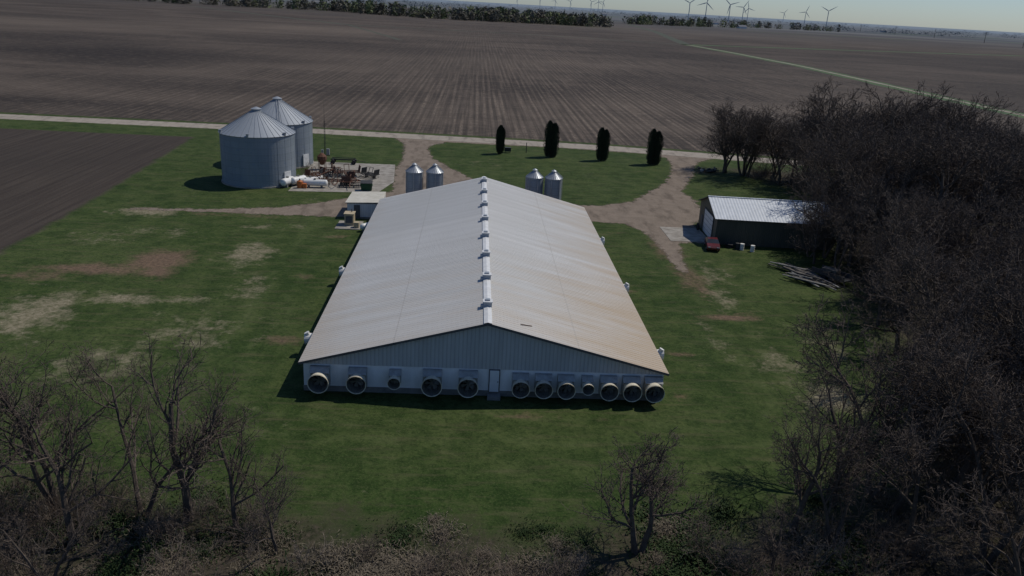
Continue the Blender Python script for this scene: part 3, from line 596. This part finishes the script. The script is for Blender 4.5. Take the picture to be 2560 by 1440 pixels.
def seg_mesh(name,S,seed,minr,mats):
    R=random.Random(seed); V=[];F=[];M=[]
    for p,q,a,b_,lev in S:
        d=nrm(q[0]-p[0],q[1]-p[1],q[2]-p[2])
        x,y,z=nrm(R.gauss(0,1),R.gauss(0,1),R.gauss(0,1)); dt=x*d[0]+y*d[1]+z*d[2]; u_=nrm(x-dt*d[0],y-dt*d[1],z-dt*d[2])
        v_=(d[1]*u_[2]-d[2]*u_[1],d[2]*u_[0]-d[0]*u_[2],d[0]*u_[1]-d[1]*u_[0])
        a=max(a,minr);b_=max(b_,minr*.8); o=len(V)
        if lev>=4:
            V+=[(p[0]-u_[0]*a,p[1]-u_[1]*a,p[2]-u_[2]*a),(p[0]+u_[0]*a,p[1]+u_[1]*a,p[2]+u_[2]*a),(q[0]+u_[0]*b_,q[1]+u_[1]*b_,q[2]+u_[2]*b_)]; F.append((o,o+1,o+2)); M.append(1)
        else:
            n_=(6,5,4,3)[lev]
            for c_,rr in((p,a),(q,b_)):
                for i in range(n_):
                    t=6.28318*i/n_; cx,sx=math.cos(t)*rr,math.sin(t)*rr
                    V.append((c_[0]+u_[0]*cx+v_[0]*sx,c_[1]+u_[1]*cx+v_[1]*sx,c_[2]+u_[2]*cx+v_[2]*sx))
            for i in range(n_): j=(i+1)%n_; F.append((o+i,o+j,o+n_+j,o+n_+i)); M.append(0 if lev<3 else 1)
    me=bpy.data.meshes.new(name); me.from_pydata(V,[],F); [me.materials.append(m) for m in mats]; me.polygons.foreach_set('material_index',M); me.update(); return me
def tree_mesh(seed,H,lean=(0,0),trunk=.55,forks=1,r0=.24,nc=NC,mats=None,minr=.011):
    R=random.Random(seed); S=[]
    for k in range(forks):
        a=k*2.3+seed; off=.0 if forks==1 else .35
        grow(S,R,(math.cos(a)*.15*(forks>1),math.sin(a)*.15*(forks>1),-.2),nrm(math.cos(a)*off,math.sin(a)*off,1),H*trunk,r0*(.8 if forks>1 else 1),0,lean,1.0,4,nc)
    me=seg_mesh('bare_tree_mesh',S,seed,minr,mats or [m_bark,m_twig])
    co_=np.empty(len(me.vertices)*3); me.vertices.foreach_get('co',co_); me['H']=float(co_[2::3].max()); return me
N2=[2,1.8,1.8,2.0]; N3=[1.7,1.5,1.4,1.5]
TV=[tree_mesh(11,14,nc=N2,minr=.015),tree_mesh(23,15,(.02,.03),.5,2,.24,[1.7,1.7,1.7,1.8],minr=.015),tree_mesh(37,13,(-.03,0),.52,2,.22,[1.7,1.7,1.7,1.8],minr=.015),tree_mesh(41,15,(.03,-.02),.58,nc=N2,minr=.015),tree_mesh(59,14,(0,0),.5,3,.2,[1.6,1.6,1.6,1.7],minr=.015)]
TS=[tree_mesh(101,12,(.06,.0),.6,1,.24,N3,minr=.011),tree_mesh(102,12,(-.03,.03),.58,2,.2,N3,minr=.011),tree_mesh(103,11,(.02,-.03),.6,1,.22,N3,minr=.011),tree_mesh(107,12,(-.05,.02),.62,2,.2,N3,minr=.011)]
def put_tree(x,y,h,k=None,rz=None,V=None,wide=1.0):
    V=V or TV; me=V[rnd.randrange(len(V)) if k is None else k]; o=mkobj('bare_tree',me,None,(x,y,0),rnd.uniform(0,6.28) if rz is None else rz)
    s=h/me['H']; o.scale=(s*rnd.uniform(.9,1.15)*wide,s*rnd.uniform(.9,1.15)*wide,s); return o
# foreground trees
crown=tree_mesh(88,9,(0,0),.5,2,.2,[1.6,1.7,1.7,1.8],minr=.010)
o=mkobj('bare_tree',crown,None,(9.4,-20.0,0),.6); s_=8.8/crown['H']; o.scale=(s_*1.15,s_*1.15,s_)
put_tree(-26.7,-17.1,13.2,3,V=TS); put_tree(-21.6,-17.3,11.5,1,V=TS); put_tree(-30.5,-18.5,12.5,2,V=TS); put_tree(-15.4,-18.5,8.5,2,V=TS); put_tree(-18.6,-17.6,13.6,0,0.0,V=TS,wide=1.15)
for x,y,h in((20,-17.6,10),(24,-14.5,10.5),(28,-15,11.5),(31.5,-11,11.5),(34,-6,11),(-24,-24,6),(-34,-14,12),(-37,-20,12.5),(17,-22,6),(-24.5,-20,10),(-12.5,-20.5,6.5)): put_tree(x,y,h,V=TS)
for x,y,h in((22,-19,9.5),(26.5,-19.5,10.5),(31,-17,11),(34,-12,12),(37,-3,11),(39.5,4,11.5),(42,12,11),(44,20,11)): put_tree(x,y,h,V=TV)
# woodland on the right
wp=[(51,107),(56,100),(63,86),(60,66),(52,47),(47,28),(42,6),(35,-8),(26,-14),(30,-32),(75,-30),(108,20),(116,80),(104,96),(80,104),(62,108)]
pts=[];tries=0
while len(pts)<210 and tries<20000:
    tries+=1; x=rnd.uniform(22,118);y=rnd.uniform(-34,110)
    d_=float(sdf(wp,np.array([x]),np.array([y]))[0])
    if d_<0: continue
    md=3.9 if d_<22 else 5.2
    if any((x-a)**2+(y-c_)**2<md**2 for a,c_ in pts): continue
    if 32<x<52 and 48<y<63: continue
    pts.append((x,y))
for x,y in pts:
    base=13 if y<35 else (17 if y<92 else 13.5)
    if x>92: base=10.5
    put_tree(x,y,base*rnd.uniform(.72,1.22),V=TV if rnd.random()<.9 else TS)
for x,y,h in((48.2,45.3,12),(46.2,45.4,7.5),(45.6,42.2,8),(51.5,48,15),(50.5,42,14),(52.6,53,16),(53.5,58,17),(53.5,63,16),(51.5,106,15.5),(55,103.5,16),(53,109,14),(47.5,39,11),(68,86,22),(74,84,23),(60,96,14),(80,80,22)): put_tree(x,y,h,V=TV)
m_bud=simple('budding_twig',(.20,.21,.06),(.13,.14,.045),.5,.95,obj=True)
bud=tree_mesh(71,9,(0,0),.5,2,.2,[1.8,1.8,1.8,2.2],[m_bark,m_bud],.03)
for x,y,h in((104,100,9),(109,95,8),(113,103,9),(117,90,8),(74,97,9)):
    o=mkobj('budding_tree',bud,None,(x,y,0),rnd.uniform(0,6)); s=h/bud['H']; o.scale=(s*1.2,s*1.2,s)

# ------------------------------------------------------------------ undergrowth
def shrub_mesh(seed,h,stems,mats):
    R=random.Random(seed); S=[]
    for i in range(stems):
        a=R.uniform(0,6.283); q=R.uniform(0,.6); sp=R.uniform(.1,.9)
        grow(S,R,(math.cos(a)*q,math.sin(a)*q,-.05),nrm(math.cos(a)*sp,math.sin(a)*sp,1),h*R.uniform(.5,.9),.02,2,(0,0),1,4)
    return seg_mesh('shrub',S,seed,.009,mats)
def weed_mesh(seed,R0,h,nb,mat,w_=.035):
    R=random.Random(seed); b=MB()
    for i in range(nb):
        a=R.uniform(0,6.28); q=R0*abs(R.gauss(0,.55)); x,y=math.cos(a)*q,math.sin(a)*q; t=R.uniform(0,6.28); l=R.uniform(.2,.7)*h; hh=h*R.uniform(.35,1)*max(.3,1-.4*q/R0); wx_,wy_=math.cos(t+1.57)*w_,math.sin(t+1.57)*w_
        m1=(x+math.cos(t)*l*.4,y+math.sin(t)*l*.4,hh*.75); e_=(x+math.cos(t)*l,y+math.sin(t)*l,hh*R.uniform(.7,1))
        b.add([(x-wx_,y-wy_,0),(x+wx_,y+wy_,0),(m1[0]+wx_,m1[1]+wy_,m1[2]),(m1[0]-wx_,m1[1]-wy_,m1[2]),e_],[(0,1,2,3),(3,2,4)])
    me=bpy.data.meshes.new('weeds'); me.from_pydata(b.v,[],b.f); me.materials.append(mat); me.update(); return me
m_sh1=simple('shrub_twig_brown',(.17,.127,.095),(.105,.08,.062),.5,.95,obj=True); m_sh2=simple('shrub_twig_grey',(.20,.165,.13),(.135,.11,.088),.5,.95,obj=True)
m_wg=simple('weed_green',(.034,.058,.015),(.020,.038,.010),1,.9,obj=True); m_wr=simple('dry_grass',(.20,.165,.12),(.12,.10,.07),2,.95,obj=True)
SH=[shrub_mesh(3,2.6,14,[m_sh1,m_sh1]),shrub_mesh(4,3.2,16,[m_sh2,m_sh1]),shrub_mesh(5,2.0,12,[m_sh2,m_sh2])]
WG=[weed_mesh(1,2.2,.35,500,m_wg,.03),weed_mesh(2,1.8,.45,400,m_wg,.03)]; WR=[weed_mesh(3,1.8,.8,450,m_wr,.02)]
ug=empty('undergrowth')
def scat(meshes,n_,poly,smin,smax,dense=None):
    xs_=[p[0] for p in poly]; ys_=[p[1] for p in poly]; k=0; t=0
    while k<n_ and t<n_*30:
        t+=1; x=rnd.uniform(min(xs_),max(xs_)); y=rnd.uniform(min(ys_),max(ys_))
        if float(sdf(poly,np.array([x]),np.array([y]))[0])<0: continue
        o=mkobj('brush',rnd.choice(meshes),ug,(x,y,0),rnd.uniform(0,6.28)); s=rnd.uniform(smin,smax); o.scale=(s*rnd.uniform(.8,1.3),s,s*rnd.uniform(.7,1.2)); k+=1
bottom=[(-40,-16),(-20,-18),(-8,-20),(0,-22),(8,-21.5),(16,-18),(26,-14),(36,-12),(40,-32),(-40,-32)]
scat(SH,170,bottom,.5,1.2); scat(SH,30,[(-36,-13.5),(-14,-17),(-14,-20),(-36,-20)],.5,1.0); scat(WG,60,[(-38,-13),(-18,-15),(0,-16.5),(14,-15.5),(24,-12),(26,-25),(-38,-25)],.6,1.5)
scat(WR,26,[(-10,-21),(2,-21.5),(2,-27),(-10,-27)],.7,1.2); scat(WR,40,[(-35,-16),(20,-17),(20,-28),(-35,-28)],.5,1)
scat(SH,110,[(48,44),(49,28),(43,6),(35,-10),(28,-28),(60,-25),(85,40),(76,70),(60,66)],.7,1.4)
scat(SH,36,[(50,108),(62,90),(66,80),(80,90),(70,108)],.7,1.4)
o=mkobj('shrub',SH[0],None,(-31.4,82.5,0)); o.scale=(1.1,1.1,1.2)

# ------------------------------------------------------------------ distant tree lines
def tl_mat(name,a,b_): return simple(name,a,b_,.02,.95)
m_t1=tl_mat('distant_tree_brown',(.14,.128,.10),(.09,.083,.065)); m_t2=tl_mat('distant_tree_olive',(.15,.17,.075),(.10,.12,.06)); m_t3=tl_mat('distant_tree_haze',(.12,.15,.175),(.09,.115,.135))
def tree_band(name,lst,mats,nn=70):
    b=MB()
    for (x,y,h,w_) in lst:
        mi=rnd.randrange(len(mats))
        for i in range(nn):
            a=rnd.uniform(0,6.28); q=math.sqrt(rnd.random()); z=rnd.random(); rr=w_*.5*q*math.sqrt(max(.05,1-(z*1.05-.4)**2*1.6)); s=rnd.uniform(.06,.13)*h
            p_=Vector((x+math.cos(a)*rr,y+math.sin(a)*rr,z*h)); 
            vs=[p_+Vector((rnd.gauss(0,s),rnd.gauss(0,s),abs(rnd.gauss(0,s)) if z<.1 else rnd.gauss(0,s))) for _ in range(3)]; b.add(vs,[(0,1,2)],mi)
        b.tube((x,y,0),(x,y,h*.6),h*.02,h*.01,4,0)
    b.build(name,mats)
L1=[]
for (x0,y0_,x1,y1_,n_) in((-540,1460,-267,1550,90),(-267,1550,-101,1390,80),(-101,1390,80,1430,110),(80,1430,240,1470,100),(-20,1500,240,1560,60),(355,1930,560,2120,70),(560,2120,760,2320,40),(-60,1700,160,1800,60),(820,2500,1200,2700,40),(-900,1500,-540,1450,40)):
    for i in range(n_):
        t=rnd.random(); L1.append((x0+(x1-x0)*t+rnd.gauss(0,6),y0_+(y1_-y0_)*t+rnd.gauss(0,22),rnd.uniform(8,22),rnd.uniform(10,20)))
tree_band('distant_tree_line',L1,[m_t1,m_t2,m_t1])
L2=[]
for i in range(700):
    y=rnd.choice([3200,4000,5000,6200,8000,10500])*rnd.uniform(.95,1.05); x=y*rnd.uniform(-.15,.75); 
    if math.sin(x*.004+y*.0007)+rnd.random()*.8<.1: continue
    L2.append((x,y,rnd.uniform(9,18),rnd.uniform(30,90)))
tree_band('distant_tree_line',L2,[m_t3],50)
m_fw=simple('far_white',(.6,.6,.6),(.5,.5,.5),.1,.8); m_fr=simple('far_roof',(.12,.13,.15),(.1,.1,.12),.1,.8)
for x,y in((725,2230),(735,2260),(1010,2960),(300,3300),(1500,3900),(2000,5200),(620,4100),(1750,3500),(840,2900)):
    b=MB(); b.bx(-12,12,-6,6,0,5,0); b.add([(-13,-7,5),(13,-7,5),(13,0,9),(-13,0,9),(13,7,5),(-13,7,5)],[(0,1,2,3),(3,2,4,5),(0,3,5),(1,4,2)],1); b.build('farm_building',[m_fw,m_fr],None,False,(x,y,0),rnd.uniform(-.5,.5))
m_wt=simple('turbine_white',(.42,.45,.48),(.36,.39,.42),.1,.5)
def turbine(x,y,a0,yaw):
    e=empty('wind_turbine',(x,y,0),yaw); b=MB(); b.tube((0,0,0),(0,0,80),2.3,1.4,14,0); b.build('tower',[m_wt],e)
    b=MB(); b.box((0,1.5,81),(3.4,11,3.6),0); b.sph((0,-5,81),1.9,0); b.build('nacelle',[m_wt],e)
    b=MB()
    for k in range(3):
        a=a0+k*2.0944; ca,sa=math.cos(a),math.sin(a); vs=[]
        for rr,wd in((1.5,1.0),(9,2.1),(25,1.5),(46,.45)):
            for s_,yy in((-1,.3),(0,-.3),(1,.3),(0,.5)): vs.append((ca*rr-sa*wd*s_,-5+yy,81+sa*rr+ca*wd*s_))
        b.add(vs,[(j*4+i,j*4+(i+1)%4,(j+1)*4+(i+1)%4,(j+1)*4+i) for j in range(3) for i in range(4)]+[(12,13,14,15)])
    b.build('rotor',[m_wt],e)
for rx,y,a in((.251,4100,.6),(.2715,3700,1.35),(.300,3900,.3),(.3165,4700,1.0),(.3225,5200,1.8),(.3665,7400,.9),(.393,5400,1.2),(.4205,4200,.55),(.072,9000,.4),(.09,8500,1.2),(.108,8200,.8),(.133,7200,.3),(.1415,7000,1.57),(.147,6800,1.0),(.045,9500,.2)):
    turbine((rx)*(y+60)-1.7,y,a,-.3+rnd.uniform(-.25,.25))
for x,y in((1292,2023),(1422,2496),(1492,2885),(1510,3200),(1180,1700)):
    b=MB(); b.tube((0,0,0),(0,0,27),.7,.4,6,0)
    for z in(20,23.5,26.5): b.box((0,0,z),(8,.4,.4),0)
    b.build('power_pole',[m_bark],None,False,(x,y,0),.3)
